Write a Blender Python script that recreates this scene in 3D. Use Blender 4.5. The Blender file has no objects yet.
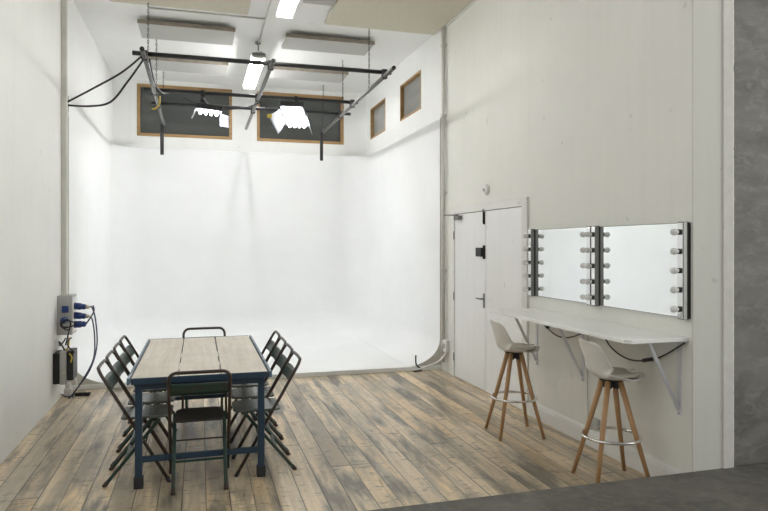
import bpy, bmesh, math, random
from mathutils import Vector, Matrix
random.seed(7)
C = bpy.context.scene.collection
PI = math.pi
V = Vector

# ------------------------------------------------------------------ materials
def nodes_of(name):
    m = bpy.data.materials.new(name); m.use_nodes = True
    nt = m.node_tree
    return m, nt, nt.nodes['Principled BSDF']

def N(nt, kind, **kw):
    n = nt.nodes.new(kind)
    for k, v in kw.items(): setattr(n, k, v)
    return n

def math_n(nt, op, a, b=None, c=None):
    n = N(nt, 'ShaderNodeMath', operation=op)
    for i, x in enumerate((a, b, c)):
        if x is None: continue
        if isinstance(x, (int, float)): n.inputs[i].default_value = x
        else: nt.links.new(x, n.inputs[i])
    return n.outputs[0]

def ramp(nt, fac, stops, interp='LINEAR'):
    r = N(nt, 'ShaderNodeValToRGB'); r.color_ramp.interpolation = interp
    el = r.color_ramp.elements
    while len(el) < len(stops): el.new(0.5)
    for e, (p, c) in zip(el, stops):
        e.position = p; e.color = (c[0], c[1], c[2], 1) if not isinstance(c, (int, float)) else (c, c, c, 1)
    nt.links.new(fac, r.inputs[0]); return r.outputs[0]

def mix(nt, fac, a, b, mode='MIX'):
    n = N(nt, 'ShaderNodeMix', data_type='RGBA', blend_type=mode)
    def put(sock, x):
        if isinstance(x, (int, float)): sock.default_value = x
        elif isinstance(x, tuple): sock.default_value = (x[0], x[1], x[2], 1)
        else: nt.links.new(x, sock)
    if isinstance(fac, (int, float)): n.inputs[0].default_value = fac
    else: nt.links.new(fac, n.inputs[0])
    put(n.inputs[6], a); put(n.inputs[7], b)
    return n.outputs[2]

def noise(nt, vec, scale, detail=3, rough=.5, dist=0):
    n = N(nt, 'ShaderNodeTexNoise'); n.inputs['Scale'].default_value = scale
    n.inputs['Detail'].default_value = detail; n.inputs['Roughness'].default_value = rough
    n.inputs['Distortion'].default_value = dist
    if vec is not None: nt.links.new(vec, n.inputs['Vector'])
    return n.outputs['Fac']

def pos_scaled(nt, s, obj=False):
    if obj: src = N(nt, 'ShaderNodeTexCoord').outputs['Object']
    else: src = N(nt, 'ShaderNodeNewGeometry').outputs['Position']
    mp = N(nt, 'ShaderNodeMapping'); mp.inputs['Scale'].default_value = s
    nt.links.new(src, mp.inputs['Vector']); return mp.outputs[0]

def bump(nt, b, height, strength=.2, dist=.01):
    n = N(nt, 'ShaderNodeBump'); n.inputs['Strength'].default_value = strength
    n.inputs['Distance'].default_value = dist
    nt.links.new(height, n.inputs['Height']); nt.links.new(n.outputs[0], b.inputs['Normal'])

def plain(name, col, rough=.5, metal=0, var=.12, scale=12, spec=.5, obj=True, bmp=0, stretch=(1, 1, 1)):
    m, nt, b = nodes_of(name)
    f = noise(nt, pos_scaled(nt, stretch, obj), scale, 4, .6)
    lo = tuple(c * (1 - var) for c in col); hi = tuple(min(1, c * (1 + var)) for c in col)
    nt.links.new(ramp(nt, f, [(.3, lo), (.7, hi)]), b.inputs['Base Color'])
    b.inputs['Roughness'].default_value = rough; b.inputs['Metallic'].default_value = metal
    b.inputs['Specular IOR Level'].default_value = spec
    if bmp: bump(nt, b, f, bmp, .004)
    return m

def paint_wall(name, col, dirt, spec=.3, spots=.5):
    m, nt, b = nodes_of(name)
    p = pos_scaled(nt, (1, 1, 1))
    f = noise(nt, p, 1.3, 5, .6); g = noise(nt, p, 28, 3, .6); v = noise(nt, pos_scaled(nt, (6, 6, .35)), 1.6, 4, .6)
    c = mix(nt, ramp(nt, f, [(.35, 0), (.75, 1)]), col, tuple(x * .955 for x in col))
    c = mix(nt, ramp(nt, v, [(.5, 0), (.85, .35)]), c, dirt)
    sp = noise(nt, p, 9, 1, .4)
    c = mix(nt, ramp(nt, sp, [(.77, 0), (.80, spots)]), c, tuple(x * .8 for x in dirt))
    nt.links.new(c, b.inputs['Base Color'])
    b.inputs['Roughness'].default_value = .55; b.inputs['Specular IOR Level'].default_value = spec
    h = mix(nt, .5, f, g); bump(nt, b, h, .12, .01)
    return m

def floor_wood():
    m, nt, b = nodes_of('weathered_boards')
    s = N(nt, 'ShaderNodeSeparateXYZ'); nt.links.new(N(nt, 'ShaderNodeNewGeometry').outputs['Position'], s.inputs[0])
    X, Y = s.outputs[0], s.outputs[1]
    bx = math_n(nt, 'DIVIDE', math_n(nt, 'ADD', X, 10.02), .148)
    bid = math_n(nt, 'FLOOR', bx); fx = math_n(nt, 'FRACT', bx)
    wn = N(nt, 'ShaderNodeTexWhiteNoise', noise_dimensions='1D'); nt.links.new(bid, wn.inputs['W'])
    yy = math_n(nt, 'ADD', math_n(nt, 'DIVIDE', Y, 4.3), math_n(nt, 'MULTIPLY', wn.outputs['Value'], 13.7))
    jid = math_n(nt, 'FLOOR', yy); fy = math_n(nt, 'FRACT', yy)
    cv = N(nt, 'ShaderNodeCombineXYZ'); nt.links.new(bid, cv.inputs[0]); nt.links.new(jid, cv.inputs[1])
    w2 = N(nt, 'ShaderNodeTexWhiteNoise', noise_dimensions='2D'); nt.links.new(cv.outputs[0], w2.inputs['Vector'])
    rnd = w2.outputs['Value']
    off = math_n(nt, 'MULTIPLY', wn.outputs['Value'], 37.0)
    def vec(sx, sy, o=1.0):
        c = N(nt, 'ShaderNodeCombineXYZ')
        nt.links.new(math_n(nt, 'MULTIPLY', X, sx), c.inputs[0]); nt.links.new(math_n(nt, 'MULTIPLY', Y, sy), c.inputs[1])
        nt.links.new(math_n(nt, 'MULTIPLY', off, o), c.inputs[2]); return c.outputs[0]
    grain = noise(nt, vec(46, 1.6), 1.0, 5, .62, .4)
    stain = noise(nt, vec(6.5, .8), 1.0, 4, .58, .1)
    patch = noise(nt, vec(5.0, .85, .6), 1.0, 5, .6, .12)
    fine = noise(nt, vec(120, 9), 1.0, 3, .6)
    blot = noise(nt, pos_scaled(nt, (1, .55, 1)), 1.0, 3, .55)
    scuff = noise(nt, vec(10, 26), 1.0, 5, .7)
    col = ramp(nt, rnd, [(0, (.62, .45, .24)), (.25, (.80, .62, .38)), (.5, (.70, .57, .40)), (.75, (.82, .68, .47)), (1, (.46, .37, .26))])
    col = mix(nt, ramp(nt, grain, [(.42, 0), (.70, .55)]), col, (.36, .26, .155))
    worn = ramp(nt, blot, [(.36, 0), (.62, 1)])
    st = ramp(nt, stain, [(.44, 0), (.59, .82)])
    col = mix(nt, st, col, mix(nt, worn, (.31, .235, .14), (.38, .355, .295)))
    col = mix(nt, ramp(nt, patch, [(.505, 0), (.635, .85)]), col, (.10, .092, .076))
    col = mix(nt, ramp(nt, scuff, [(.565, 0), (.655, .7)]), col, (.095, .085, .068))
    col = mix(nt, ramp(nt, fine, [(.62, 0), (.8, .4)]), col, (.17, .13, .09))
    e = math_n(nt, 'MINIMUM', fx, math_n(nt, 'SUBTRACT', 1, fx))
    gap = ramp(nt, e, [(.012, 1), (.034, 0)])
    ej = math_n(nt, 'MINIMUM', fy, math_n(nt, 'SUBTRACT', 1, fy))
    gj = ramp(nt, ej, [(.0003, .8), (.001, 0)])
    g = math_n(nt, 'MAXIMUM', gap, gj)
    wg = N(nt, 'ShaderNodeTexWhiteNoise', noise_dimensions='1D'); nt.links.new(math_n(nt, 'ADD', math_n(nt, 'ROUND', bx), .37), wg.inputs['W'])
    gs = math_n(nt, 'MULTIPLY', g, math_n(nt, 'ADD', .5, math_n(nt, 'MULTIPLY', wg.outputs['Value'], .5)))
    col = mix(nt, gs, col, (.035, .028, .02))
    nt.links.new(col, b.inputs['Base Color'])
    nt.links.new(ramp(nt, stain, [(.3, .27), (.7, .42)]), b.inputs['Roughness'])
    b.inputs['Specular IOR Level'].default_value = .55
    h = math_n(nt, 'SUBTRACT', math_n(nt, 'MULTIPLY', grain, .25), g)
    bump(nt, b, h, .4, .003)
    return m

def concrete(name, col, scale=1.0, stretch=1.9):
    m, nt, b = nodes_of(name)
    p = pos_scaled(nt, (scale, scale, scale * stretch))
    a = noise(nt, p, 1.6, 6, .62, .8); c = noise(nt, p, 7, 6, .65, .5); d = noise(nt, p, 60, 2, .5)
    k = ramp(nt, a, [(.36, tuple(x * .72 for x in col)), (.62, tuple(x * 1.15 for x in col))])
    k = mix(nt, ramp(nt, c, [(.5, 0), (.66, .5)]), k, tuple(x * 1.6 for x in col))
    k = mix(nt, ramp(nt, d, [(.6, 0), (.75, .3)]), k, tuple(x * .6 for x in col))
    nt.links.new(k, b.inputs['Base Color']); b.inputs['Roughness'].default_value = .6
    b.inputs['Specular IOR Level'].default_value = .35
    bump(nt, b, c, .3, .006)
    return m

def worn_paint(name, col, worn, amount=.58, rough=.38, metal=0.0):
    m, nt, b = nodes_of(name)
    p = pos_scaled(nt, (1, 1, 1), True)
    f = noise(nt, p, 9, 6, .68, .3); g = noise(nt, p, 60, 3, .6)
    c = mix(nt, ramp(nt, f, [(amount - .06, 0), (amount + .1, 1)]), col, worn)
    c = mix(nt, ramp(nt, g, [(.55, 0), (.8, .5)]), c, tuple(x * .5 for x in col))
    nt.links.new(c, b.inputs['Base Color']); b.inputs['Roughness'].default_value = rough
    b.inputs['Metallic'].default_value = metal; bump(nt, b, f, .15, .002)
    return m

def wood(name, light, dark, axis=1, sc=26, rough=.5):
    m, nt, b = nodes_of(name)
    s = [sc, sc, sc]; s[axis] = sc * .06
    f = noise(nt, pos_scaled(nt, tuple(s), True), 1.0, 5, .6, .6)
    g = noise(nt, pos_scaled(nt, (1, 1, 1), True), 3.2, 4, .6)
    c = ramp(nt, f, [(.3, dark), (.68, light)])
    c = mix(nt, ramp(nt, g, [(.45, 0), (.75, .45)]), c, tuple(x * .75 for x in dark))
    nt.links.new(c, b.inputs['Base Color']); b.inputs['Roughness'].default_value = rough
    bump(nt, b, f, .12, .002)
    return m

def emit(name, col, strength):
    m, nt, b = nodes_of(name)
    b.inputs['Base Color'].default_value = (.8, .8, .8, 1)
    b.inputs['Emission Color'].default_value = (*col, 1); b.inputs['Emission Strength'].default_value = strength
    return m

M = {}
M['floor'] = floor_wood()
M['wall'] = paint_wall('white_wall_paint', (.84, .85, .83), (.74, .74, .71))
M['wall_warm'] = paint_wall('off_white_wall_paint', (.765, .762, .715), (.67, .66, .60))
M['cyc'] = paint_wall('studio_white_paint', (.89, .90, .90), (.87, .88, .88), .2, 0)
M['ceiling'] = paint_wall('ceiling_paint', (.86, .865, .845), (.80, .80, .78))
M['trim'] = paint_wall('gloss_trim_paint', (.76, .755, .73), (.62, .60, .56), .5)
M['door'] = paint_wall('door_paint', (.88, .885, .88), (.70, .70, .69), .5)
M['concrete'] = concrete('concrete_wall', (.165, .162, .148), 1.4)
M['concrete_floor'] = concrete('concrete_floor', (.115, .110, .095), 2.2, 1)
M['plaster'] = plain('rough_plaster_edge', (.66, .65, .61), .8, var=.06, bmp=.3)
M['pier'] = paint_wall('dimmed_pier_paint', (.66, .655, .61), (.56, .55, .50))  # wall paint darkened to stand in for dimmer light on the pier
M['grey_end'] = plain('grey_cove_end', (.60, .585, .53), .85, var=.08, scale=5)  # grey-beige, darker than the cove surface
M['window_wood'] = wood('oak_window_frame', (.42, .26, .11), (.28, .165, .065), 0, 20)
M['beige'] = plain('beige_fabric', (.62, .59, .49), .9, var=.05, scale=40, spec=.1)
M['grey_panel'] = plain('grey_acoustic_felt', (.50, .50, .475), .9, var=.05, scale=60, spec=.1)
M['panel_edge'] = plain('brown_panel_edge', (.30, .26, .21), .8, var=.15)
M['black_pipe'] = plain('black_steel', (.016, .016, .017), .42, var=.3)
M['galv'] = plain('galvanised_steel', (.21, .21, .205), .40, 1, var=.25, scale=30)
M['chrome'] = plain('chrome', (.78, .78, .78), .12, 1, var=.03)
M['black'] = plain('black_plastic', (.013, .013, .014), .45, var=.2)
M['dark_alu'] = plain('dark_aluminium', (.26, .26, .25), .3, 1, var=.1)
M['grey_plastic'] = plain('grey_plastic', (.44, .44, .42), .5, var=.06)
M['white_plastic'] = plain('white_plastic', (.78, .775, .76), .42, var=.03)
M['trunking'] = plain('painted_trunking', (.66, .65, .61), .5, var=.08, scale=5)
M['blue_plastic'] = plain('blue_plastic', (.022, .055, .21), .4, var=.12)
M['yellow_plastic'] = plain('yellow_plastic', (.55, .40, .05), .5, var=.1)
M['beige_plastic'] = plain('pale_beige_plastic', (.55, .51, .40), .5, var=.06)
M['blue_cable'] = plain('blue_grey_cable', (.06, .075, .12), .5, var=.1)
M['black_cable'] = plain('black_rubber_cable', (.014, .014, .014), .55, var=.2)
M['table_blue'] = worn_paint('chipped_blue_paint', (.021, .046, .080), (.035, .042, .05), .60, .42)
M['table_rim'] = worn_paint('worn_blue_grey_edge', (.10, .17, .25), (.26, .29, .30), .5, .45)
M['sock'] = plain('dark_foot_cap', (.02, .022, .026), .6, var=.2)
M['table_wood'] = wood('pale_scrubbed_table_planks', (.78, .73, .635), (.64, .57, .46), 1, 24, .5)
M['chair_brown'] = worn_paint('rust_brown_tube', (.045, .027, .02), (.022, .035, .027), .60, .4)
M['chair_green'] = worn_paint('chipped_dark_green_paint', (.016, .044, .032), (.045, .028, .019), .58, .35)
M['chair_seat'] = worn_paint('dark_worn_seat_steel', (.17, .19, .185), (.12, .11, .10), .62, .25, .5)
M['seat_brown'] = worn_paint('dark_brown_seat_steel', (.012, .0095, .0075), (.022, .016, .012), .55, .6)
M['shell'] = plain('white_moulded_plastic', (.70, .685, .64), .36, var=.02, scale=4)
M['cushion'] = plain('warm_grey_leatherette', (.55, .52, .445), .55, var=.05, scale=30)
M['beech'] = wood('beech_wood', (.50, .30, .145), (.40, .225, .10), 2, 30, .42)
M['bulb'] = plain('frosted_bulb_glass', (.72, .72, .70), .2, var=.03)
M['white_laminate'] = plain('white_laminate', (.90, .90, .88), .2, var=.02, scale=3)
M['bracket'] = plain('pale_grey_bracket', (.62, .63, .66), .4, var=.04)
M['housing'] = plain('black_fixture_housing', (.02, .02, .021), .5, var=.15)
M['flap_white'] = plain('white_reflector', (.40, .42, .47), .35, var=.02)
M['batten'] = plain('white_batten', (.8, .8, .79), .4, var=.02)
TUBE_F, TUBE_F2, TUBE_K = 20.0, 48.0, 17.0
M['tube_f'] = emit('fluorescent_tube', (1.0, .985, .95), TUBE_F)
M['tube_f2'] = emit('bright_fluorescent_tube', (1.0, .99, .985), TUBE_F2)
M['tube_k'] = emit('daylight_tube', (.97, .98, 1.0), TUBE_K)
m, nt, b = nodes_of('silvered_mirror')
b.inputs['Base Color'].default_value = (.90, .92, .92, 1); b.inputs['Metallic'].default_value = 1; b.inputs['Roughness'].default_value = .015
M['mirror'] = m
def dark_glass(name, col, rough=.03):
    m, nt, b = nodes_of(name)
    f = noise(nt, pos_scaled(nt, (.6, .6, 4)), 1.2, 2, .5)
    nt.links.new(ramp(nt, f, [(.4, tuple(x * .9 for x in col)), (.6, tuple(x * 1.1 for x in col))]), b.inputs['Base Color'])
    b.inputs['Roughness'].default_value = rough; b.inputs['Specular IOR Level'].default_value = .5
    return m
M['pane_dark'] = dark_glass('dark_window_glass', (.072, .078, .074))
M['pane_grey'] = dark_glass('grey_window_glass', (.26, .265, .25))

# ------------------------------------------------------------------ mesh builder
class MB:
    def __init__(s): s.bm = bmesh.new()
    def _take(s, t, mat=None):
        if mat is not None: t.transform(mat)
        me = bpy.data.meshes.new('tmp'); t.to_mesh(me); t.free(); s.bm.from_mesh(me); bpy.data.meshes.remove(me); return s
    def box(s, x0, x1, y0, y1, z0, z1, bev=.003, mat=None, seg=2):
        t = bmesh.new(); bmesh.ops.create_cube(t, size=1)
        for v in t.verts:
            v.co = V(((x0 + x1) / 2 + v.co.x * (x1 - x0), (y0 + y1) / 2 + v.co.y * (y1 - y0), (z0 + z1) / 2 + v.co.z * (z1 - z0)))
        if bev: bmesh.ops.bevel(t, geom=t.edges[:], offset=bev, segments=seg, affect='EDGES', profile=.5)
        return s._take(t, mat)
    def bar(s, p0, p1, w, h, bev=.002, up=(0, 0, 1)):
        p0, p1 = V(p0), V(p1); d = p1 - p0; L = d.length; z = d.normalized(); u = V(up)
        if abs(z.dot(u)) > .98: u = V((0, 1, 0))
        x = u.cross(z).normalized(); y = z.cross(x)
        mt = Matrix((x, y, z)).transposed().to_4x4(); mt.translation = p0
        return s.box(-w / 2, w / 2, -h / 2, h / 2, 0, L, bev, mt)
    def tube(s, pts, r, seg=10, closed=False):
        pts = [V(p) for p in pts]; n = len(pts); t = bmesh.new(); rings = []; rs = r if isinstance(r, (list, tuple)) else [r] * n
        up = None
        for i in range(n):
            if closed: d = pts[(i + 1) % n] - pts[i - 1]
            else: d = pts[min(i + 1, n - 1)] - pts[max(i - 1, 0)]
            d.normalize()
            if up is None:
                up = V((0, 0, 1)) if abs(d.z) < .9 else V((1, 0, 0))
            up = (up - d * up.dot(d)).normalized(); sd = d.cross(up)
            rings.append([t.verts.new(pts[i] + (up * math.cos(2 * PI * k / seg) + sd * math.sin(2 * PI * k / seg)) * rs[i]) for k in range(seg)])
        for i in range(n if closed else n - 1):
            a, b2 = rings[i], rings[(i + 1) % n]
            for k in range(seg): t.faces.new((a[k], a[(k + 1) % seg], b2[(k + 1) % seg], b2[k]))
        if not closed:
            t.faces.new(rings[0]); t.faces.new(rings[-1][::-1])
        bmesh.ops.recalc_face_normals(t, faces=t.faces[:])
        for f in t.faces: f.smooth = len(f.verts) == 4
        return s._take(t)
    def cyl(s, p0, p1, r0, r1=None, seg=16): return s.tube([p0, p1], [r0, r0 if r1 is None else r1], seg)
    def lathe(s, prof, mat=None, seg=20):
        t = bmesh.new(); rings = []
        for r, z in prof:
            rings.append([t.verts.new((max(r, 1e-4) * math.cos(2 * PI * k / seg), max(r, 1e-4) * math.sin(2 * PI * k / seg), z)) for k in range(seg)])
        for a, b2 in zip(rings, rings[1:]):
            for k in range(seg): t.faces.new((a[k], a[(k + 1) % seg], b2[(k + 1) % seg], b2[k]))
        t.faces.new(rings[0]); t.faces.new(rings[-1])
        bmesh.ops.recalc_face_normals(t, faces=t.faces[:])
        for f in t.faces: f.smooth = len(f.verts) == 4
        return s._take(t, mat)
    def prism(s, poly, h0, h1, bev=0, mat=None):
        t = bmesh.new(); lo = [t.verts.new((x, y, h0)) for x, y in poly]; hi = [t.verts.new((x, y, h1)) for x, y in poly]
        t.faces.new(lo[::-1]); t.faces.new(hi); n = len(poly)
        for i in range(n): t.faces.new((lo[i], lo[(i + 1) % n], hi[(i + 1) % n], hi[i]))
        bmesh.ops.recalc_face_normals(t, faces=t.faces[:])
        if bev: bmesh.ops.bevel(t, geom=t.edges[:], offset=bev, segments=2, affect='EDGES', profile=.5)
        return s._take(t, mat)
    def grid(s, f, nu, nv, thick=0, smooth=True):
        t = bmesh.new(); g = [[t.verts.new(f(i / nu, j / nv)) for j in range(nv + 1)] for i in range(nu + 1)]
        for i in range(nu):
            for j in range(nv):
                fc = t.faces.new((g[i][j], g[i + 1][j], g[i + 1][j + 1], g[i][j + 1])); fc.smooth = smooth
        if thick:
            bmesh.ops.recalc_face_normals(t, faces=t.faces[:]); bmesh.ops.solidify(t, geom=t.faces[:], thickness=thick)
            for fc in t.faces: fc.smooth = smooth
        return s._take(t)
    def build(s, name, mat, parent=None, loc=None):
        me = bpy.data.meshes.new(name); s.bm.to_mesh(me); s.bm.free(); me.materials.append(mat if not isinstance(mat, str) else M[mat])
        o = bpy.data.objects.new(name, me); C.objects.link(o)
        if loc: o.location = loc
        if parent: o.parent = parent
        return o

def tag(o, label, cat, group=None):
    o['label'] = label; o['category'] = cat
    if group: o['group'] = group
    return o
def thing(name, label, cat, loc=(0, 0, 0), rz=0, group=None):
    o = bpy.data.objects.new(name, None); C.objects.link(o); o.location = loc; o.rotation_euler = (0, 0, rz); o.empty_display_size = .1
    return tag(o, label, cat, group)
def struct(o): o['kind'] = 'structure'; return o
def copy_tree(o, parent=None):
    c = o.copy(); C.objects.link(c)
    if parent: c.parent = parent
    for ch in list(o.children): copy_tree(ch, c)
    return c
def smooth_path(pts, k=8):
    pts = [V(p) for p in pts]; out = []
    for i in range(len(pts) - 1):
        p0, p1, p2, p3 = pts[max(i - 1, 0)], pts[i], pts[i + 1], pts[min(i + 2, len(pts) - 1)]
        for j in range(k):
            t = j / k
            out.append(.5 * ((2 * p1) + (p2 - p0) * t + (2 * p0 - 5 * p1 + 4 * p2 - p3) * t * t + (3 * p1 - p0 - 3 * p2 + p3) * t ** 3))
    out.append(pts[-1]); return out

# ------------------------------------------------------------------ room shell
XL, XR, YF, YB, H = -1.42, 3.06, 3.41, 11.80, 4.50
RT = .317
struct(MB().box(XL - .3, XR + RT, YF, YB + .3, -.2, 0, 0).build('floor', 'floor'))
struct(MB().box(-5, 7, -2.5, YF, -.2, .17, .004).build('floor_concrete', 'concrete_floor'))
struct(MB().box(XL - .3, XR + RT, YF, YB + .3, H, H + .15, 0).build('ceiling', 'ceiling'))

def holed_wall(u0, u1, v0, v1, holes, place):
    us = sorted({u0, u1, *[h[0] for h in holes], *[h[1] for h in holes]}); vs = sorted({v0, v1, *[h[2] for h in holes], *[h[3] for h in holes]})
    mb = MB()
    for a, b2 in zip(us, us[1:]):
        for c, d in zip(vs, vs[1:]):
            uc, vc = (a + b2) / 2, (c + d) / 2
            if any(h[0] < uc < h[1] and h[2] < vc < h[3] for h in holes): continue
            mb.box(*place(a, b2, c, d), 0)
    bmesh.ops.remove_doubles(mb.bm, verts=mb.bm.verts[:], dist=1e-5)
    # drop the inner faces shared by neighbouring cells
    seen = {}
    for f in mb.bm.faces: seen.setdefault(tuple(sorted(v.index for v in f.verts)), []).append(f)
    bmesh.ops.delete(mb.bm, geom=[f for fs in seen.values() if len(fs) > 1 for f in fs], context='FACES_ONLY')
    return mb
WB = [(-1.03, .571, 3.52, 4.42), (1.008, 2.617, 3.52, 4.42)]
WR = [(8.67, 9.66, 3.585, 4.15), (10.50, 11.48, 3.585, 4.15)]
struct(holed_wall(XL, XR, 0, H, WB, lambda a, b2, c, d: (a, b2, YB, YB + .3, c, d)).build('wall_back', 'wall'))
struct(MB().box(XR, XR + RT, YF, 7.69, 0, H, 0).build('wall_right', 'wall_warm'))
struct(holed_wall(7.69, YB + .3, 0, H, WR, lambda a, b2, c, d: (XR, XR + RT, a, b2, c, d)).build('wall_right_studio', 'wall'))
struct(MB().box(XL - .3, XL, YF, YB + .3, 0, H, 0).build('wall_left', 'wall'))
struct(MB().box(XR + RT, 7, YF + .02, YF + .3, 0, H + .6, 0).build('wall_front', 'concrete'))
struct(MB().box(-5, XL - .3, YF + .02, YF + .3, 0, H + .6, 0).build('wall_front_side', 'concrete'))
# rough plaster edge of the white pier where it meets the concrete
t = bmesh.new(); rng = random.Random(3); cols = []
nz = 240
for i in range(nz + 1):
    z = .17 + (H - .17) * i / nz; j = (rng.uniform(-.0008, .0008) + (rng.uniform(-.006, .003) if rng.random() < .06 else 0))
    cols.append([t.verts.new(p) for p in ((3.288, YF, z), (3.292, YF - .012, z), (3.370 + j, YF - .012, z), (3.385 + j, YF, z), (3.385 + j, YF + .03, z))])
for a, b2 in zip(cols, cols[1:]):
    for k in range(4): t.faces.new((a[k], a[k + 1], b2[k + 1], b2[k]))
bmesh.ops.recalc_face_normals(t, faces=t.faces[:])
mb = MB(); mb._take(t); struct(mb.build('trim_1', 'plaster'))
struct(MB().box(XR - .003, 3.30, YF - .004, YF + .01, .17, H, .001).build('pier_dim_panel', 'pier'))  # added facing panel, its darker colour tones down the lit pier front
# skirting board with a moulded cap on the wall below the mirrors
sk = [(0, 0), (-.022, 0), (-.022, .105), (-.018, .112), (-.018, .120), (-.012, .130), (-.006, .138), (0, .142)]
mt = Matrix(((1, 0, 0, XR), (0, 0, 1, 0), (0, 1, 0, 0), (0, 0, 0, 1)))
struct(MB().prism(sk, YF + .002, 5.545, 0, mt).build('baseboard_right', 'trim'))
# cornice bead along the wall above the mirrors
struct(MB().box(XR - .035, XR, YF, 7.68, H - .075, H, .006).build('trim_2', 'wall_warm'))

# windows: lined frame with one pane each
for i, (a, b2, c, d) in enumerate(WB):
    w = MB(); t_ = .052; y0, y1 = YB - .012, YB + .12
    w.box(a, a + t_, y0, y1, c, d, .004); w.box(b2 - t_, b2, y0, y1, c, d, .004)
    w.box(a + t_, b2 - t_, y0, y1, c, c + t_, .004); w.box(a + t_, b2 - t_, y0, y1, d - t_, d, .004)
    o = struct(w.build('window_%d' % (i + 1), 'window_wood'))
    MB().box(a + t_ - .01, b2 - t_ + .01, YB + .04, YB + .05, c + t_ - .01, d - t_ + .01, 0).build('window_pane', 'pane_dark', o)
for i, (a, b2, c, d) in enumerate(WR):
    w = MB(); t_ = .03; x0, x1 = XR - .006, XR + .15
    w.box(x0, x1, a, a + t_, c, d, .003); w.box(x0, x1, b2 - t_, b2, c, d, .003)
    w.box(x0, x1, a + t_, b2 - t_, c, c + t_, .003); w.box(x0, x1, a + t_, b2 - t_, d - t_, d, .003)
    o = struct(w.build('window_%d' % (i + 3), 'window_wood'))
    MB().box(XR + .055, XR + .065, a + t_ - .01, b2 - t_ + .01, c + t_ - .01, d - t_ + .01, 0).build('window_pane', 'pane_grey', o)

# ------------------------------------------------------------------ white infinity cove
CY0, CX0, CX1, CYB, CT, CF = 7.88, XL + .016, XR - .016, YB - .018, 3.30, .052
Rc, Rf, Rv = .52, .47, .35
path = []                                   # (point, inward normal) along the plan
def arc(cx, cy, a0, a1, n=12):
    for k in range(n + 1):
        a = a0 + (a1 - a0) * k / n; path.append((V((cx + Rc * math.cos(a), cy + Rc * math.sin(a), 0)), V((-math.cos(a), -math.sin(a), 0))))
path.append((V((CX0, CY0, 0)), V((1, 0, 0))))
arc(CX0 + Rc, CYB - Rc, PI, PI / 2); arc(CX1 - Rc, CYB - Rc, PI / 2, 0)
path.append((V((CX1, CY0, 0)), V((-1, 0, 0))))
prof = [(-.0155, CT + .012), (0, CT), (0, CT - .01), (0, 1.8), (0, CF + Rv)] + [(Rf * (1 - math.cos(k / 12 * PI / 2)), CF + Rv * (1 - math.sin(k / 12 * PI / 2))) for k in range(1, 13)]
t = bmesh.new(); g = [[t.verts.new(p + n * o_ + V((0, 0, z))) for o_, z in prof] for p, n in path]
for a, b2 in zip(g, g[1:]):
    for k in range(len(prof) - 1):
        f = t.faces.new((a[k], a[k + 1], b2[k + 1], b2[k])); f.smooth = k >= 2
t.faces.new([r[-1] for r in g])
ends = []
for r, sgn in ((g[0], -1), (g[-1], 1)):     # end faces of the cove, facing the room
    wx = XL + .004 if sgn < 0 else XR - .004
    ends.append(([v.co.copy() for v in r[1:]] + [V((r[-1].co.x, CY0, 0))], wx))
lip = [t.verts.new((g[0][-1].co.x, CY0, 0)), t.verts.new((g[-1][-1].co.x, CY0, 0))]
t.faces.new((g[0][-1], g[-1][-1], lip[1], lip[0]))
bmesh.ops.remove_doubles(t, verts=t.verts[:], dist=1e-5); bmesh.ops.recalc_face_normals(t, faces=t.faces[:])
mb = MB(); mb._take(t); mb.box(XL + .002, XR - .002, CY0 - .022, CY0 - .001, 0, CF + .002, .004); cyc = struct(mb.build('wall_cyclorama', 'cyc'))
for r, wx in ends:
    MB().grid(lambda u, v: r[round(v * (len(r) - 1))].lerp(V((wx, CY0, r[round(v * (len(r) - 1))].z)), u) + V((0, .002, 0)), 1, len(r) - 1, .004, False).build('cove_end', 'grey_end', cyc)

# ------------------------------------------------------------------ double door
tr = MB(); cw = .085
tr.box(XR - .022, XR, 5.547, 5.66, 0, 2.095, .004); tr.box(XR - .022, XR, 7.385, 7.50, 0, 2.095, .004); tr.box(XR - .022, XR, 5.66, 7.385, 2.012, 2.095, .004)
struct(tr.build('trim_3', 'trim'))
d1 = struct(MB().box(XR - .012, XR + .0, 6.492, 7.383, .008, 2.006, .002).build('door_1', 'door'))
d2 = struct(MB().box(XR - .012, XR + .0, 5.662, 6.484, .008, 2.006, .002).build('door_2', 'door'))
xd = XR - .012
MB().box(XR - .006, XR + .001, 6.482, 6.494, .01, 2.004, 0).build('door_gap_shade', 'black', d2)  # black strip painting the shadow in the gap between the leaves
MB().box(XR - .006, XR + .001, 5.664, 7.381, 2.005, 2.0125, 0).build('door_gap_shade', 'black', d2)  # likewise a painted shadow line along the door head
h = MB(); h.box(xd - .008, xd, 6.52, 6.55, .93, 1.09, .003); h.cyl((xd, 6.535, 1.03), (xd - .05, 6.535, 1.03), .009); h.tube([(xd - .05, 6.53, 1.03), (xd - .05, 6.60, 1.03), (xd - .045, 6.645, 1.028)], .008)
h.build('door_handle', 'galv', d1)
h = MB(); h.box(xd - .05, xd, 6.51, 6.66, 1.50, 1.60, .006); h.box(xd - .03, xd, 6.497, 6.51, 1.475, 1.625, .003); h.build('lock_case', 'black', d1)
h = MB(); h.box(xd - .018, xd, 6.505, 6.530, 1.86, 2.0, .003); h.cyl((xd - .02, 6.517, 1.87), (xd - .02, 6.517, 2.03), .006, seg=8); h.build('bolt', 'black', d1)
h = MB(); h.box(xd - .055, xd, 7.14, 7.30, 1.935, 1.985, .008); h.build('door_closer', 'galv', d1)
h = MB(); h.tube([(xd - .03, 7.2, 1.992), (xd - .12, 7.40, 2.0), (xd - .10, 7.50, 2.0)], .007, 8); h.build('closer_arm', 'galv', d1)
for z in (.25, 1.0, 1.75):
    MB().cyl((XR - .026, 7.384, z - .05), (XR - .026, 7.384, z + .05), .007, seg=8).build('hinge', 'galv', d1)

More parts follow.
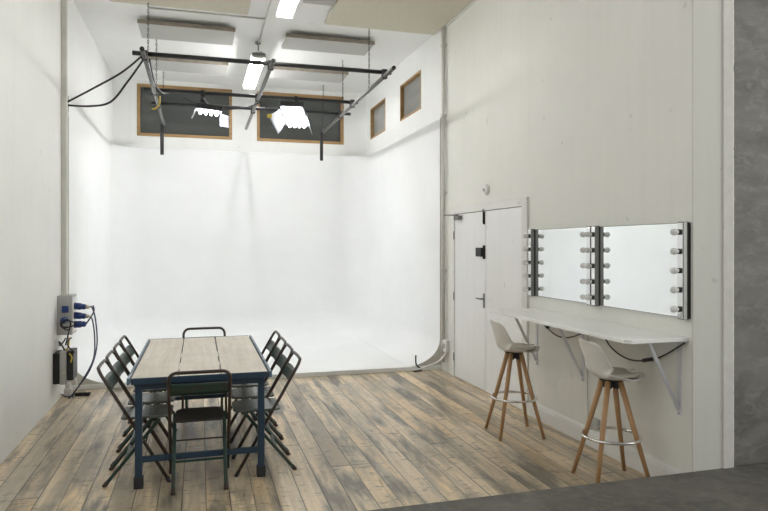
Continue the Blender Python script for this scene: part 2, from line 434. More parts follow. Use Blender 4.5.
rot_x = Matrix.Rotation(-PI / 2, 4, 'Y')      # lathe axis -> -x (off the mirror wall)
def on_right(y, z, x=XR): return Matrix.Translation((x, y, z)) @ rot_x
a = thing('smoke_alarm', 'small round white smoke alarm on the wall just above the double door', 'smoke alarm', (0, 0, 0))
MB().lathe([(.058, 0), (.058, .02), (.05, .034), (.03, .04)], on_right(6.48, 2.24)).build('housing', 'white_plastic', a)
MB().lathe([(.022, .038), (.022, .046), (.012, .05)], on_right(6.48, 2.24)).build('sensor', 'dark_alu', a)

# ------------------------------------------------------------------ trunking and pipes
a = thing('cable_trunking', 'tall off-white cable trunking running up the wall above the grey power box', 'trunking', (XL, 7.58, 1.1))
MB().box(0, .055, -.03, .03, -.01, 3.398, .004).build('cover', 'trunking', a)
MB().box(0, .062, -.035, .035, 1.92, 1.97, .003).build('joint_clip', 'trunking', a)
a = thing('wall_pipe', 'tall off-white pipe running up the wall beside the double door', 'pipe', (XR - .035, 7.71, 0))
MB().cyl((0, 0, .12), (0, 0, 4.49), .024).build('pipe', 'trunking', a)
for z in (.35, 1.3, 2.3, 3.3, 4.2): MB().box(-.03, .035, -.032, .032, z - .015, z + .015, .004).build('clip', 'trunking', a)
a = thing('isolator_box', 'small white switch box at the foot of the pipe by the door', 'switch box', (XR, 7.64, .26))
MB().box(-.05, 0, -.05, .05, 0, .16, .008).build('case', 'white_plastic', a); MB().box(-.062, -.05, -.02, .02, .05, .11, .003).build('switch', 'grey_plastic', a)
tag(MB().tube(smooth_path([(XR - .03, 7.64, .25), (XR - .12, 7.62, .16), (XR - .2, 7.72, .09), (XR - .33, 7.80, .03), (XR - .5, 7.82, .015)]), .012, 8).build('white_cable', 'white_plastic'),
    'white cable curling from the small switch box down to the floor', 'cable')
tag(MB().tube(smooth_path([(XR - .36, 7.855, .20), (XR - .355, 7.85, .08), (XR - .30, 7.80, .02), (XR - .42, 7.76, .012)]), .010, 8).build('black_lead', 'black_cable'),
    'short black lead lying at the corner of the white cove by the door', 'cable')
tag(MB().cyl((-.585, 8.2, H - .012), (.80, 8.2, H - .012), .010, seg=8).build('ceiling_conduit', 'trunking'), 'thin grey conduit crossing the ceiling above the front of the pipe grid', 'conduit')
tag(MB().cyl((.81, 3.6, H - .012), (.81, 9.2, H - .012), .011, seg=8).build('ceiling_conduit', 'trunking'), 'pale conduit running along the ceiling to the hanging striplight', 'conduit')

# ------------------------------------------------------------------ ceiling panels
def panel(name, x0, x1, y0, y1, z0, z1, face, edge, label, group, hang=True):
    r = thing(name, label, 'ceiling panel', ((x0 + x1) / 2, (y0 + y1) / 2, z0), 0, group)
    w, d, h_ = (x1 - x0) / 2, (y1 - y0) / 2, z1 - z0
    if face == 'beige':
        def f(u, v): return V((-w + 2 * w * u, -d + 2 * d * v, .018 * (abs(2 * u - 1) ** 8 + abs(2 * v - 1) ** 8) - .006 * math.cos(3 * u)))
        MB().box(-w, w, -d, d, .012, h_, .012).build('panel', face, r)
    else:
        MB().box(-w, w, -d, d, 0, h_, .003).build('felt', face, r)
        e = MB(); e.box(-w - .006, w + .006, -d - .008, -d, 0, h_, .002); e.build('edge_strip', edge, r)
    for sx in (-.7, .7):
        for sy in (-.6, .6): MB().cyl((w * sx, d * sy, h_), (w * sx, d * sy, H - z0), .006, seg=6).build('hanger', 'galv', r)
    return r
panel('acoustic_panel', -.99, .573, 6.3, 7.96, 4.42, 4.48, 'beige', None, 'large beige fabric ceiling panel on the table side of the striplight at the top', 'beige ceiling panels')
panel('acoustic_panel', 1.53, 3.02, 6.2, 8.03, 4.42, 4.48, 'beige', None, 'large beige fabric ceiling panel in the corner above the double door', 'beige ceiling panels')
gp = 'grey ceiling baffles'
panel('ceiling_baffle', -.735, .448, 8.53, 9.13, 4.40, 4.45, 'grey_panel', 'panel_edge', 'grey felt ceiling panel next behind the beige one over the table', gp)
panel('ceiling_baffle', -.73, .43, 10.17, 10.75, 4.40, 4.45, 'grey_panel', 'panel_edge', 'grey felt ceiling panel close above the dark window on the trunking-wall side', gp)
panel('ceiling_baffle', 1.12, 2.33, 8.55, 9.08, 4.40, 4.45, 'grey_panel', 'panel_edge', 'grey felt ceiling panel just behind the beige one above the door corner', gp)
panel('ceiling_baffle', 1.12, 2.33, 10.17, 10.72, 4.40, 4.45, 'grey_panel', 'panel_edge', 'grey felt ceiling panel between the hanging striplight and the small side windows', gp)
panel('ceiling_baffle', 1.15, 1.50, 6.8, 7.35, 4.42, 4.47, 'grey_panel', 'panel_edge', 'grey felt ceiling panel cut off by the top of the frame beside the beige one', gp)

# ------------------------------------------------------------------ striplights
def striplight(x, y0, y1, z, label, cord):
    r = thing('striplight', label, 'ceiling light', (x, y0, z), 0, 'ceiling striplights'); L = y1 - y0
    MB().prism([(-.1, .014), (.1, .014), (.1, .028), (.04, .075), (-.04, .075), (-.1, .028)], 0, L, .002, Matrix(((1, 0, 0, 0), (0, 0, 1, 0), (0, 1, 0, 0), (0, 0, 0, 1)))).build('batten', 'batten', r)
    for sx in ((-.074, .074) if cord else (-.042, .042)):
        MB().cyl((sx, .04, 0), (sx, L - .04, 0), .014, seg=12).build('tube', 'tube_f2' if cord else 'tube_f', r)
    for yy in (.0, L - .04):
        MB().box(-.094, .094, yy, yy + .04, -.018, .05, .005).build('end_cap', 'white_plastic', r)
    if cord:
        MB().lathe([(.04, 0), (.04, -.02), (.02, -.035)], Matrix.Translation((0, .18, H - z))).build('ceiling_rose', 'dark_alu', r)
        MB().cyl((0, .18, .07), (0, .18, H - z - .03), .005, seg=6).build('cord', 'grey_plastic', r)
    for yy in (.3, L - .3): MB().cyl((.02, yy, .07), (.02, yy, H - z), .004, seg=6).build('hanger', 'galv', r)
striplight(.80, 9.02, 10.9, 4.25, 'lit twin-tube striplight hanging behind the middle of the front black pipe', True)
striplight(.94, 5.5, 7.40, 4.25, 'lit twin-tube striplight at the very top of the picture between the beige panels', False)

# ------------------------------------------------------------------ lighting grid
G = thing('lighting_grid', 'suspended grid of black and galvanised scaffold pipes hanging on chains under the ceiling', 'lighting rig', (.8, 9, 3.7))
def gl(x, y, z): return (x - .8, y - 9, z - 3.7)
ZS, ZC = 3.652, 3.70
for y, x0, x1 in ((7.375, -.69, 2.22), (9.05, -.70, 2.22), (9.87, -.66, 2.30)):
    MB().cyl(gl(x0, y, ZC), gl(x1, y, ZC), .0245).build('cross_pipe', 'black_pipe', G)
for x, y0 in ((-.565, 7.03), (.785, 7.09), (2.135, 6.98)):
    sp = MB().cyl(gl(x, y0, ZS), gl(x, 11.35, ZS), .0235).build('side_pipe', 'galv', G)
    MB().cyl(gl(x, y0 - .004, ZS), gl(x, y0 + .02, ZS), .0245).build('end_cap', 'black', sp)
for x in (-.565, .785, 2.135):
    for y in (7.375, 9.05, 9.87):
        MB().box(x - .8 - .034, x - .8 + .034, y - 9 - .034, y - 9 + .034, ZS - 3.7 - .03, ZC - 3.7 + .036, .012).build('clamp', 'black_pipe', G)
        MB().cyl(gl(x + .03, y + .055, ZC + .02), gl(x - .03, y + .055, ZC + .02), .012, seg=8).build('clamp_bolt', 'galv', G)
def chain(mb, x, y, z0, z1):
    n = int((z1 - z0) / .034)
    for i in range(n):
        z = z0 + (z1 - z0) * (i + .5) / n; hl = (z1 - z0) / n * .62
        ax = V((1, 0, 0)) if i % 2 else V((0, 1, 0))
        pts = [V((x, y, z)) + ax * (.009 * math.cos(q)) + V((0, 0, 1)) * (hl * math.sin(q)) for q in [2 * PI * k / 10 for k in range(10)]]
        mb.tube(pts, .0035, 5, True)
    return mb
for x in (-.565, 2.135):
    for y in ((7.86, 9.36, 11.15) if x < 0 else (8.09, 9.68, 11.3)):
        X_, Y_, Z_ = gl(x, y, ZS)
        chain(MB(), X_, Y_, Z_ + .06, .79).build('chain', 'black_pipe', G)
        k = MB(); k.tube([(X_, Y_ + .036 * math.cos(q), Z_ + .012 + .045 * math.sin(q)) for q in [2 * PI * j / 14 for j in range(14)]], .007, 6, True); k.build('ring', 'galv', G)
    MB().cyl(gl(x - .03, 11.31, ZS), gl(x - .03, 11.31, 3.14), .03).build('drop_pipe', 'black_pipe', G)

# ------------------------------------------------------------------ tube bank lights on the grid
def bank(name, label, top, w, d, hang_xy, white_flap, flaps):
    """top: middle of the near lit edge; w: across the tubes; d: along the tubes"""
    top, w, d = V(top), V(w), V(d)
    r = thing(name, label, 'studio light', top, 0, 'tube bank lights on the grid')
    ex, ey = w.normalized(), d.normalized(); ez = ex.cross(ey).normalized()   # ez points out of the back
    if ez.z < 0: ez = -ez
    Rm = Matrix((ex, ey, ez)).transposed().to_4x4()
    W, L = w.length, d.length
    mb = MB(); mb.box(-W / 2 - .03, W / 2 + .03, -.03, L + .03, .03, .10, .012, Rm); mb.build('housing', 'housing', r)
    mb = MB(); mb.box(-W / 2 - .02, W / 2 + .02, -.025, L + .02, .022, .03, .002, Rm); mb.build('reflector', 'flap_white', r)
    for k in range(4):
        cx = -W / 2 + W * (k + .5) / 4
        p0, p1 = Rm @ V((cx, -.015, 0)), Rm @ V((cx, L - .01, 0))
        tb = MB().cyl(p0, p1, .019, seg=12).build('tube', 'tube_k', r)
        MB().box(cx - .014, cx + .014, .035, .075, -.024, .024, .004, Rm).build('tube_socket', 'black', tb)
    for f in flaps:
        a0, a1, b0, b1, m_ = [V(q) if not isinstance(q, str) else q for q in f]
        def fn(u, v): 
            p = (a0 * (1 - u) + a1 * u) * (1 - v) + (b0 * (1 - u) + b1 * u) * v
            return Rm @ (p + V((0, 0, -.02 * math.sin(PI * v))))
        MB().grid(fn, 6, 6, .004).build('barn_door', m_, r)
    c = Rm @ V((0, L * .35, .10)); hx, hy = hang_xy[0] - top.x, hang_xy[1] - top.y; hz = ZC - top.z
    mb = MB(); mb.box(hx - .03, hx + .03, hy - .035, hy + .035, hz - .05, hz + .034, .012); mb.tube([(hx, hy, hz - .04), (hx, hy, hz - .09)], .018); mb.lathe([(.02, -.03), (.032, -.015), (.032, .015), (.02, .03)], Matrix.Translation((hx, hy, hz - .10))); mb.build('clamp', 'black', r)
    mb = MB(); mb.tube([(hx, hy, hz - .10), (c.x, c.y, c.z)], .011); mb.build('yoke', 'black', r)
    return r
bank('tube_bank_light', 'lit four-tube studio light before the dark window nearer the side windows, tubes facing out', (1.25, 9.03, 3.55), (.272, -.09, -.015), (.15, .45, -.167), (1.318, 9.05), None,
     [((-.18, .05, .02), (-.18, .45, .02), (-.33, .02, -.10), (-.26, .45, -.16), 'flap_white'),
      ((.18, .0, .02), (.18, .48, .02), (.26, .02, -.14), (.26, .45, -.16), 'housing')])
bank('tube_bank_light', 'lit four-tube studio light before the dark window nearer the trunking wall, seen almost edge-on', (.13, 9.02, 3.445), (.30, 0, -.025), (0, .55, .075), (.05, 9.05), None,
     [((.16, .42, .02), (.28, .42, .0), (.17, .38, -.16), (.30, .38, -.17), 'flap_white'),
      ((-.18, .0, .03), (-.18, .56, .03), (-.225, .0, -.10), (-.225, .56, -.10), 'housing')])

# cables on the grid
rt = [(-.59, 7.33, 3.66), (-.80, 7.38, 3.48), (-1.1, 7.48, 3.31), (XL + .03, 7.62, 3.17)]
tag(MB().tube(smooth_path(rt), .011, 8).build('power_cable', 'black_cable'), 'upper taut black cable between the wall trunking and the front pipe corner', 'cable', 'black cables from the trunking to the grid')
rt = [(-.58, 7.42, 3.65), (-.74, 7.42, 3.40), (-.92, 7.48, 3.18), (-1.14, 7.55, 3.135), (XL + .03, 7.64, 3.15)]
tag(MB().tube(smooth_path(rt), .011, 8).build('power_cable', 'black_cable'), 'lower sagging black cable between the wall trunking and the front pipe corner', 'cable', 'black cables from the trunking to the grid')
rt = [(-.52, 7.42, 3.66), (-.49, 7.8, 3.50), (-.45, 8.5, 3.55), (-.40, 9.0, 3.66)]
tag(MB().tube(smooth_path(rt), .009, 8).build('grid_cable', 'black_cable'), 'black cable drooping along the galvanised pipe at the trunking-wall corner of the grid', 'cable')
rt = [(-.20, 9.02, 3.62), (.02, 9.1, 3.54), (.32, 9.12, 3.51), (.62, 9.08, 3.54), (.82, 9.05, 3.62)]
tag(MB().tube(smooth_path(rt), .008, 8).build('grid_cable', 'black_cable'), 'black cable slung along the second black pipe above the edge-on tube light', 'cable')
rt = [(-.50, 9.0, 3.61), (-.51, 9.0, 3.50), (-.56, 9.0, 3.44), (-.60, 8.99, 3.43)]
tag(MB().tube(smooth_path(rt), .012, 8).build('yellow_cable_end', 'yellow_plastic'), 'short yellow cable end hanging under the second pipe by the trunking wall', 'cable')
rt = [(.92, 9.06, 3.46), (.96, 9.02, 3.44), (1.01, 9.05, 3.43)]
a = thing('yellow_plug', 'small yellow plug hanging beside the white flap of the tube light', 'plug', (.95, 9.05, 3.44))
MB().box(-.035, .035, -.02, .02, -.03, .02, .008).build('body', 'yellow_plastic', a); MB().tube(smooth_path([(-.01, 0, .02), (-.05, 0, .1), (-.06, 0, .19)]), .007, 6).build('lead', 'black_cable', a)

# ------------------------------------------------------------------ table
T = thing('work_table', 'long table with three pale planks on a chipped blue metal frame', 'table', (.016, 5.455, 0))
tw, tl, tz = .466, .935, .745
for x0, x1 in ((-.448, -.158), (-.150, .128), (.136, .446)):
    MB().box(x0, x1, -tl + .018, tl - .018, tz - .03, tz, .003).build('plank', 'table_wood', T)
k = MB()
for sx in (-1, 1): MB().box(sx * tw - .009, sx * tw + .009, -tl + .001, tl - .001, tz - .04, tz + .002, .002).build('edge_rim', 'table_rim', T)
for sy in (-1, 1): MB().box(-tw + .018, tw - .018, sy * (tl - .009) - .009, sy * (tl - .009) + .009, tz - .04, tz + .001, .002).build('edge_rim', 'table_blue', T)
lx, ly = .405, .87
k = MB()
for sx in (-1, 1): k.box(sx * lx - .018, sx * lx + .018, -ly, ly, tz - .085, tz - .032, .002)
for sy in (-1, 1): k.box(-lx, lx, sy * ly - .018, sy * ly + .018, tz - .085, tz - .032, .002)
for q in (-.5, 0, .5): k.box(-lx, lx, q - .02, q + .02, tz - .07, tz - .032, .002)
k.build('apron', 'table_blue', T)
for sx in (-1, 1):
    for sy in (-1, 1):
        lg = MB().box(sx * lx - .0225, sx * lx + .0225, sy * ly - .0225, sy * ly + .0225, .004, tz - .035, .003).build('leg', 'table_blue', T)
        MB().box(sx * lx - .03, sx * lx + .03, sy * ly - .03, sy * ly + .03, 0, .075, .004).build('foot', 'sock', lg)
for sy in (-1, 1): MB().box(-lx + .022, lx - .022, sy * ly - .014, sy * ly + .014, .17, .208, .002).build('stretcher', 'table_blue', T)

# ------------------------------------------------------------------ folding chairs
def make_chair(label):
    r = thing('folding_chair', label, 'chair', (0, 0, 0), 0, 'metal folding chairs around the table')
    hw, R, zt = .196, .055, .80
    def pb(z): return .22 - .575 * z                # back frame line
    pts = [(-hw, pb(.012), .012), (-hw, pb(.4), .4), (-hw, pb(zt - R), zt - R)]
    for q in range(1, 7):
        a_ = q / 6 * PI / 2; zz = zt - R + R * math.sin(a_); pts.append((-hw + R * (1 - math.cos(a_)), pb(zz), zz))
    pts += [(0, pb(zt) - .004, zt)]
    pts += [(-p[0], p[1], p[2]) for p in pts[::-1][1:]]
    fr = MB().tube(pts, .0115, 10).build('back_frame', 'chair_brown', r)
    for sx in (-1, 1): MB().cyl((sx * hw, pb(0), 0), (sx * hw, pb(.035), .035), .0135, seg=10).build('foot_cap', 'sock', fr)
    gw = .168
    def pg(z): return -.205 + .826 * z
    for sx in (-1, 1):
        lg = MB().bar((sx * gw, pg(.006), .006), (sx * gw, pg(.435), .435), .023, .025, .006, up=(1, 0, 0)).build('leg', 'chair_green', r)
        MB().cyl((sx * gw, pg(0), 0), (sx * gw, pg(.03), .03), .0150, seg=10).build('foot_cap', 'chair_brown', lg)
    MB().bar((-gw, pg(.17), .17), (gw, pg(.17), .17), .024, .012, .003).build('stretcher', 'chair_green', r)
    MB().cyl((-hw, pb(.275), .275), (hw, pb(.275), .275), .006, seg=8).build('cross_rod', 'chair_brown', r)
    for sx in (-1, 1): MB().cyl((sx * (gw - .012), .046, .303), (sx * (hw + .014), .046, .303), .007, seg=10).build('pivot_bolt', 'galv', r)
    MB().cyl((-gw, pg(.425), .425), (gw, pg(.425), .425), .008, seg=8).build('seat_rod', 'chair_green', r)
    def slat(u, v):
        z = .635 + .085 * v; x = (2 * u - 1) * (hw - .003)
        return V((x, pb(z) - .016 * (1 - (2 * u - 1) ** 2), z))
    MB().grid(slat, 12, 3, .004).build('backrest', 'chair_green', r)
    # pressed steel seat with rounded front corners and a turned-down lip
    poly = []; sw, y0, y1 = .163, -.10, .235
    def corner(cx, cy, rr, a0):
        for q in range(6):
            a_ = a0 + q / 5 * PI / 2; poly.append((cx + rr * math.cos(a_), cy + rr * math.sin(a_)))
    corner(sw - .07, y1 - .07, .07, 0); corner(-sw + .07, y1 - .07, .07, PI / 2); corner(-sw + .03, y0 + .03, .03, PI); corner(sw - .03, y0 + .03, .03, 1.5 * PI)
    st = MB().prism(poly, .438, .455, .005).build('seat', 'chair_seat', r)
    return r
side_l = ['first', 'second', 'third', 'fourth']
first = make_chair('dark folding chair along the trunking-wall side of the table, first from the concrete floor')
def seat_at(x, y, rz, label):
    global used
    c = first if not used else copy_tree(first)
    used = True
    c.location = (x, y, 0); c.rotation_euler = (0, 0, rz); c['label'] = label; return c
used = False
for i, y in enumerate((4.835, 5.25, 5.68, 6.10)):
    seat_at(-.413, y, -PI / 2, 'dark folding chair along the trunking-wall side of the table, %s from the concrete floor' % side_l[i])
for i, y in enumerate((4.81, 5.22, 5.63, 6.05)):
    seat_at(.468, y, PI / 2, 'dark folding chair along the door side of the table, %s from the concrete floor' % side_l[i])
near = seat_at(.005, 4.593, 0, 'dark folding chair at the table end facing the concrete floor, back turned to us')
for ch in near.children:
    if ch.name.startswith('seat') and not ch.name.startswith('seat_rod'): ch.material_slots[0].link = 'OBJECT'; ch.material_slots[0].material = M['seat_brown']
seat_at(.05, 6.385, PI, 'dark folding chair at the far table end, only its bent tube back showing')

# ------------------------------------------------------------------ bar stools
def make_stool(label):
    r = thing('bar_stool', label, 'bar stool', (0, 0, 0), 0, 'bar stools at the mirror counter')
    # forward = +x; profile of the shell from the front lip to the top of the back
    pr = [(.165, .752, .055), (.160, .744, .100), (.140, .734, .145), (.095, .722, .182), (.03, .712, .197), (-.05, .712, .200), (-.105, .724, .199), (-.136, .760, .198), (-.153, .815, .197), (-.168, .875, .194), (-.183, .930, .186), (-.193, .960, .168), (-.198, .973, .140), (-.200, .978, .10)]
    pr = [V(p) for p in pr]; pr = smooth_path(pr, 3)
    def sst(t): t = min(1, max(0, t)); return t * t * (3 - 2 * t)
    def f(u, v):
        i = v * (len(pr) - 1); k = min(int(i), len(pr) - 2); q = pr[k].lerp(pr[k + 1], i - k); s_ = 2 * u - 1
        seat = sst((.14 - q.x) / .22) * (1 - sst((q.y - .74) / .12))
        lift = .050 * abs(s_) ** 2.6 * seat
        fwd = (.060 - .030 * sst((q.y - .78) / .19)) * abs(s_) ** 2.2 * sst((q.y - .715) / .06)
        return V((q.x + fwd, s_ * q.z, q.y + lift))
    MB().grid(f, 20, len(pr) - 1, .007).build('seat_shell', 'shell', r)
    def cu(u, v):
        s_ = 2 * u - 1; x = .156 - .245 * v; w_ = .10 + .055 * math.sin(PI * min(1, v * 1.15)) ** .6
        edge = max(abs(s_) ** 6, abs(2 * v - 1) ** 6)
        return V((x, s_ * w_, .757 - .018 * edge + .016 * abs(s_) ** 3 * (1 - .0 * v) + .004 * math.sin(PI * v)))
    MB().grid(cu, 14, 12, .018).build('seat_cushion', 'cushion', r)
    for ang in (45, 135, 225, 315):
        a_ = math.radians(ang); c_, s_ = math.cos(a_), math.sin(a_)
        MB().tube([(.272 * c_, .272 * s_, 0), (.15 * c_, .15 * s_, .40), (.058 * c_, .058 * s_, .712)], [.0135, .0175, .0195], 14).build('leg', 'beech', r)
    k = MB(); k.lathe([(.05, .695), (.075, .700), (.085, .712), (.085, .718)])
    for ang in (45, 135, 225, 315):
        a_ = math.radians(ang); k.box(.02, .052, -.014, .014, .645, .70, .004, Matrix.Rotation(a_, 4, 'Z'))
    k.build('hub_bracket', 'black', r)
    k = MB(); k.tube([(.193 * math.cos(q), .193 * math.sin(q), .318) for q in [2 * PI * j / 40 for j in range(40)]], .0105, 8, True); k.build('foot_ring', 'chrome', r)
    return r
s1 = make_stool('white shell bar stool with splayed wooden legs standing before the double door')
s1.location = (2.618, 5.005, 0); s1.rotation_euler = (0, 0, math.radians(-7.5))
s2 = copy_tree(s1); s2.location = (2.73, 3.805, 0); s2.rotation_euler = (0, 0, math.radians(-10))
s2['label'] = 'white shell bar stool with splayed wooden legs beside the raised concrete floor'

# ------------------------------------------------------------------ counter under the mirrors
K = thing('wall_counter', 'long narrow white counter bracketed to the wall below the bulb mirrors', 'counter', (XR, 4.4, 0))
poly = [(0, 3.44 - 4.4), (0, 5.44 - 4.4), (-.475, 5.44 - 4.4), (-.475, 3.475 - 4.4), (-.44, 3.44 - 4.4)]
MB().prism(poly, 1.005, 1.03, .002).build('worktop', 'white_laminate', K)
for y in (5.395, 4.64, 3.53):
    yy = y - 4.4
    bk = MB(); bk.box(-.006, 0, yy - .018, yy + .018, .50, 1.005, .002); bk.box(-.28, 0, yy - .018, yy + .018, .998, 1.005, .002)
    bk.build('bracket', 'bracket', K)
    MB().bar((-.012, yy, .545), (-.245, yy, .995), .022, .022, .003, up=(0, 1, 0)).build('brace', 'bracket', K)
    for z in (.515, .56): MB().lathe([(.006, 0), (.004, .004)], Matrix.Translation((-.006, yy, z)) @ rot_x, 8).build('screw', 'galv', K)
def cable(name, pts, r, mat, label, cat='cable', group=None):
    return tag(MB().tube(smooth_path(pts), r, 8).build(name, mat), label, cat, group)
xw = XR - .03
w1 = cable('lamp_cable', [(xw, 5.30, 1.0), (xw, 5.27, .96), (xw - .01, 5.18, .90), (xw - .02, 4.95, .835), (xw - .02, 4.72, .86), (xw, 4.45, .97), (xw, 4.38, 1.0)], .0055, 'black_cable', 'black cable drooping under the counter between the two bar stools')
MB().bar((xw - .006, 5.24, .945), (xw - .012, 5.12, .885), .03, .026, .006).build('inline_switch', 'black', w1)
w2 = cable('lamp_cable', [(xw, 4.42, 1.0), (xw, 4.34, .94), (xw - .01, 4.20, .845), (xw - .02, 4.02, .80), (xw - .02, 3.85, .81), (xw - .01, 3.66, .87), (xw, 3.45, .995)], .0055, 'black_cable', 'black cable drooping under the counter end beside the white pier')
MB().bar((xw - .018, 3.83, .815), (xw - .012, 3.70, .852), .03, .026, .006).build('inline_switch', 'black', w2)
cable('thin_wire', [(XR - .012, 4.56, .98), (XR - .012, 4.565, .6), (XR - .014, 4.55, .3), (XR - .03, 4.52, .15)], .0035, 'grey_plastic', 'thin pale wire hanging down the wall behind the stool by the concrete floor')
a = thing('wall_socket', 'pale grey wall socket just above the skirting behind a bar stool', 'wall socket', (XR, 4.47, .16))
MB().box(-.03, 0, -.07, .07, 0, .085, .006).build('plate', 'grey_plastic', a)
MB().box(-.036, -.03, .02, .05, .03, .06, .002).build('rocker', 'white_plastic', a)

# ------------------------------------------------------------------ bulb mirrors
def make_mirror(y0, y1, label):
    r = thing('makeup_mirror', label, 'mirror', (XR, (y0 + y1) / 2, 1.152), 0, 'bulb mirrors above the counter')
    hw, h_ = (y1 - y0) / 2, .624; bw, bd = .055, .058
    MB().box(-.016, 0, -hw, hw, 0, h_, .002).build('backing_board', 'black', r)
    MB().box(-.020, -.016, -hw + bw, hw - bw, .003, h_ - .003, .0008).build('mirror_glass', 'mirror', r)
    for sy in (-1, 1):
        yc = sy * (hw - bw / 2)
        lb = MB(); lb.box(-bd, -.016, yc - bw / 2, yc + bw / 2, -.006, h_ + .006, .003); lb = lb.build('light_bar', 'dark_alu', r)
        fp = MB().box(-bd - .003, -bd, yc - bw / 2 + .004, yc + bw / 2 - .004, .002, h_ - .002, .001).build('face_plate', 'chrome', lb)
        for sd in (-1, 1):
            MB().box(-bd + .030, -.018, yc + sd * bw / 2 - .002, yc + sd * bw / 2 + .002, 0, h_, .0005).build('side_groove', 'black', lb)
        for k in range(5):
            z = .062 + .125 * k; mt = Matrix.Translation((-bd - .003, yc, z)) @ rot_x
            MB().lathe([(.018, 0), (.018, .012), (.015, .016)], mt, 14).build('bulb_holder', 'black', lb)
            MB().lathe([(.012, .012), (.015, .022), (.0205, .036), (.022, .048), (.0195, .060), (.012, .068), (.003, .071)], mt, 14).build('bulb', 'bulb', lb)
    return r
make_mirror(4.45, 5.455, 'wall mirror with bulb strips hanging next to the double door')
make_mirror(3.43, 4.44, 'wall mirror with bulb strips hanging next to the white pier')

# ------------------------------------------------------------------ power box and its leads by the trunking wall
P = thing('power_box', 'grey power distribution box on the wall at the foot of the tall trunking', 'power box', (XL, 7.34, .69))
MB().box(0, .143, 0, .27, 0, .41, .006).build('case', 'grey_plastic', P)
MB().box(.141, .146, .02, .25, .02, .39, .002).build('cover', 'white_plastic', P)
MB().box(.048, .112, -.02, 0, .235, .305, .006).build('socket', 'blue_plastic', P)
MB().lathe([(.034, 0), (.034, .03), (.025, .04)], Matrix.Translation((.075, 0, .16)) @ Matrix.Rotation(PI / 2, 4, 'X')).build('socket', 'blue_plastic', P)
for z in (.29, .19, .095):
    MB().lathe([(.038, 0), (.038, .014)], Matrix.Translation((.146, .12, z)) @ Matrix.Rotation(PI / 2, 4, 'Y')).build('socket', 'blue_plastic', P)
gx, gy = XL + .146 + .014, 7.46
for i, (z, lab, end) in enumerate(((.98, 'blue plug in the top side socket of the grey power box', [(.16, -.01, -.02), (.20, -.04, -.16), (.22, -.10, -.42), (.16, -.16, -.66), (.03, -.2, -.86), (.0, -.2, -.93)]),
                                   (.88, 'blue plug in the middle side socket of the grey power box', [(.16, .0, -.05), (.19, -.05, -.22), (.19, -.12, -.45), (.10, -.2, -.65), (.0, -.24, -.80), (-.03, -.22, -.83)]),
                                   (.785, 'blue plug in the lowest side socket of the grey power box', [(.10, -.02, .0), (.14, -.02, .06), (.18, -.02, .14), (.17, -.02, .20)]))):
    q = thing('power_plug', lab, 'plug', (gx, gy, z), 0, 'blue plugs in the power box')
    ry = Matrix.Rotation(PI / 2 + (.12 if i < 2 else 0), 4, 'Y')
    MB().lathe([(.036, 0), (.036, .05), (.030, .055), (.030, .085), (.022, .10)], ry).build('body', 'blue_plastic', q)
    tip = ry @ V((0, 0, .10))
    if i < 2: MB().lathe([(.022, .098), (.019, .125), (.010, .140)], ry).build('collar', 'beige_plastic', q)
    st = ry @ V((0, 0, .13 if i < 2 else .095))
    MB().tube(smooth_path([st] + [V(e) for e in end]), .0075, 8).build('lead', 'blue_cable', q)
# looped flex at the front socket
q = thing('power_plug', 'blue round plug with looped black flex on the front of the power box', 'plug', (XL + .075, 7.30, .85), 0, 'blue plugs in the power box')
MB().lathe([(.03, 0), (.03, .05), (.02, .07)], Matrix.Rotation(PI / 2, 4, 'X')).build('body', 'blue_plastic', q)
lp = [(0, -.06, 0)] + [(.05 + (.055 + .018 * math.sin(a_ * .37)) * math.cos(a_), -.06 - .004 * k, -.03 + (.045 + .015 * math.cos(a_ * .53)) * math.sin(a_)) for k, a_ in enumerate([2.4 + .5 * k for k in range(32)])] + [(.05, -.09, -.16), (.03, -.09, -.25)]
MB().tube(smooth_path(lp, 4), .0065, 7).build('flex', 'black_cable', q)
D = thing('dimmer_pack', 'black and grey electrical unit hung low on the wall below the power box', 'electrical unit', (XL, 7.14, .22))
MB().box(0, .064, 0, .24, 0, .31, .006).build('heat_sink', 'black', D)
MB().box(.066, .126, -.012, .22, -.005, .325, .004).build('control_panel', 'grey_plastic', D)
MB().box(.128, .188, .01, .24, .03, .33, .006).build('heat_sink', 'black', D)
MB().box(.09, .12, -.016, -.012, .10, .13, .002).build('label_plate', 'beige_plastic', D)
for i, (pts, mat, lab) in enumerate((
        ([(.10, .10, .325), (.09, .08, .40), (.05, .10, .46), (.03, .2, .40), (.06, .25, .44), (.08, .26, .48)], 'black_cable', 'black flex looping between the grey power box and the unit below'),
        ([(.11, .12, .325), (.13, .06, .37), (.15, .08, .42), (.13, .2, .45), (.12, .26, .48)], 'yellow_plastic', 'yellow flex between the grey power box and the unit below'),
        ([(.17, .10, .33), (.20, .04, .30), (.215, .0, .36), (.16, .0, .42), (.13, .15, .46), (.14, .26, .48)], 'black_cable', 'black flex bulging out over the electrical unit front'),
        ([(.12, .15, .325), (.175, .0, .335), (.20, -.02, .27), (.19, -.025, .22)], 'yellow_plastic', 'short yellow flex hanging in front of the electrical unit'))):
    cable('flex', [(XL + p[0] * .9, 7.14 + p[1], .22 + p[2] * (.9 if p[2] > .325 else 1)) for p in pts], .007, mat, lab, 'cable')
a = thing('socket_plate', 'small pale wall plate between the power box and the unit below', 'wall plate', (XL, 7.20, .56))
MB().box(0, .03, 0, .1, 0, .1, .006).build('plate', 'white_plastic', a); MB().box(.03, .034, .03, .07, .04, .09, .002).build('cover', 'grey_plastic', a)
S = thing('power_strip', 'small black power strip on the floor at the edge of the white cove', 'power strip', (-1.21, 7.56, 0), math.radians(-8))
MB().box(-.075, .075, -.028, .028, 0, .035, .008).build('body', 'black', S)
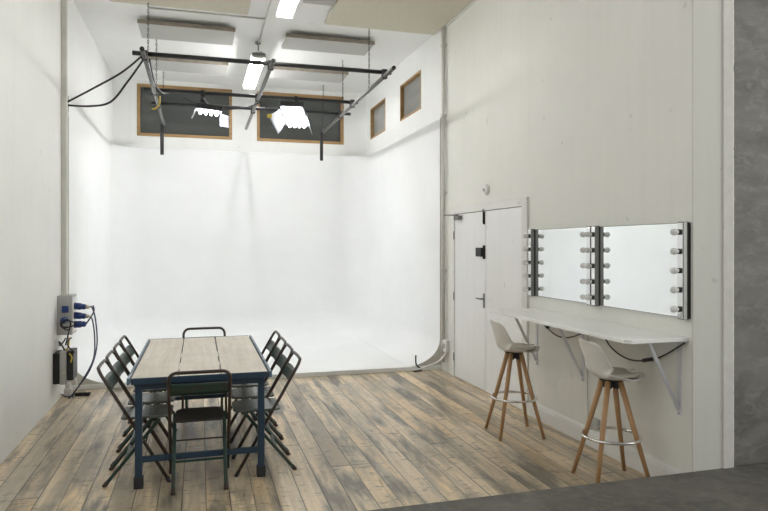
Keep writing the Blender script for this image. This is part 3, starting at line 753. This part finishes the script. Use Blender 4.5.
for x in (-.05, .0, .05): MB().lathe([(.017, 0), (.017, .003)], Matrix.Translation((x, 0, .034)), 12).build('outlet', 'dark_alu', S)
cable('strip_lead', [(-1.285, 7.57, .014), (-1.32, 7.54, .010), (-1.36, 7.50, .012), (-1.40, 7.46, .05)], .007, 'blue_cable', 'short lead from the black power strip to the wall')
a = thing('white_adaptor', 'cluster of white plug adaptor on the floor under the electrical unit', 'adaptor', (-1.36, 7.56, 0))
MB().box(-.035, .05, -.03, .03, 0, .09, .012).build('body', 'white_plastic', a); MB().box(-.02, .035, -.024, .024, .09, .15, .01).build('plug', 'white_plastic', a)
MB().tube(smooth_path([(.0, 0, .15), (.03, .0, .20), (.08, .0, .19), (.09, 0, .10), (.06, 0, .02)]), .009, 8).build('lead', 'white_plastic', a)

# ------------------------------------------------------------------ light, world, camera
WORLD_A, WORLD_B = .13, 2.3
w = bpy.data.worlds.new('World'); bpy.context.scene.world = w; w.use_nodes = True
nt = w.node_tree; bg = nt.nodes['Background']; bg.inputs[0].default_value = (1.0, .995, .95, 1)
sx = N(nt, 'ShaderNodeSeparateXYZ'); nt.links.new(N(nt, 'ShaderNodeTexCoord').outputs['Generated'], sx.inputs[0])
side = math_n(nt, 'MAXIMUM', sx.outputs[0], math_n(nt, 'MULTIPLY', sx.outputs[0], -.66))          # added sideways fill: world brightened at both ends to light the side walls
nt.links.new(math_n(nt, 'ADD', WORLD_A, math_n(nt, 'MULTIPLY', math_n(nt, 'POWER', side, 3.0), WORLD_B)), bg.inputs[1])

cam = bpy.data.cameras.new('Camera'); co = bpy.data.objects.new('Camera', cam); C.objects.link(co)
co.location = (0, 0, 1.63); co.rotation_euler = (PI / 2, 0, -math.radians(16.12))
cam.sensor_width = 36; cam.lens = 30.0; cam.shift_y = -10.5 / 768; cam.clip_start = .05
sc = bpy.context.scene; sc.camera = co
sc.view_settings.view_transform = 'Standard'; sc.view_settings.look = 'None'; sc.view_settings.gamma = 1; sc.view_settings.use_curve_mapping = False
sc.view_settings.exposure = 1.08
sc.cycles.max_bounces = 12; sc.cycles.diffuse_bounces = 8; sc.cycles.use_denoising = True; sc.cycles.sample_clamp_indirect = 10
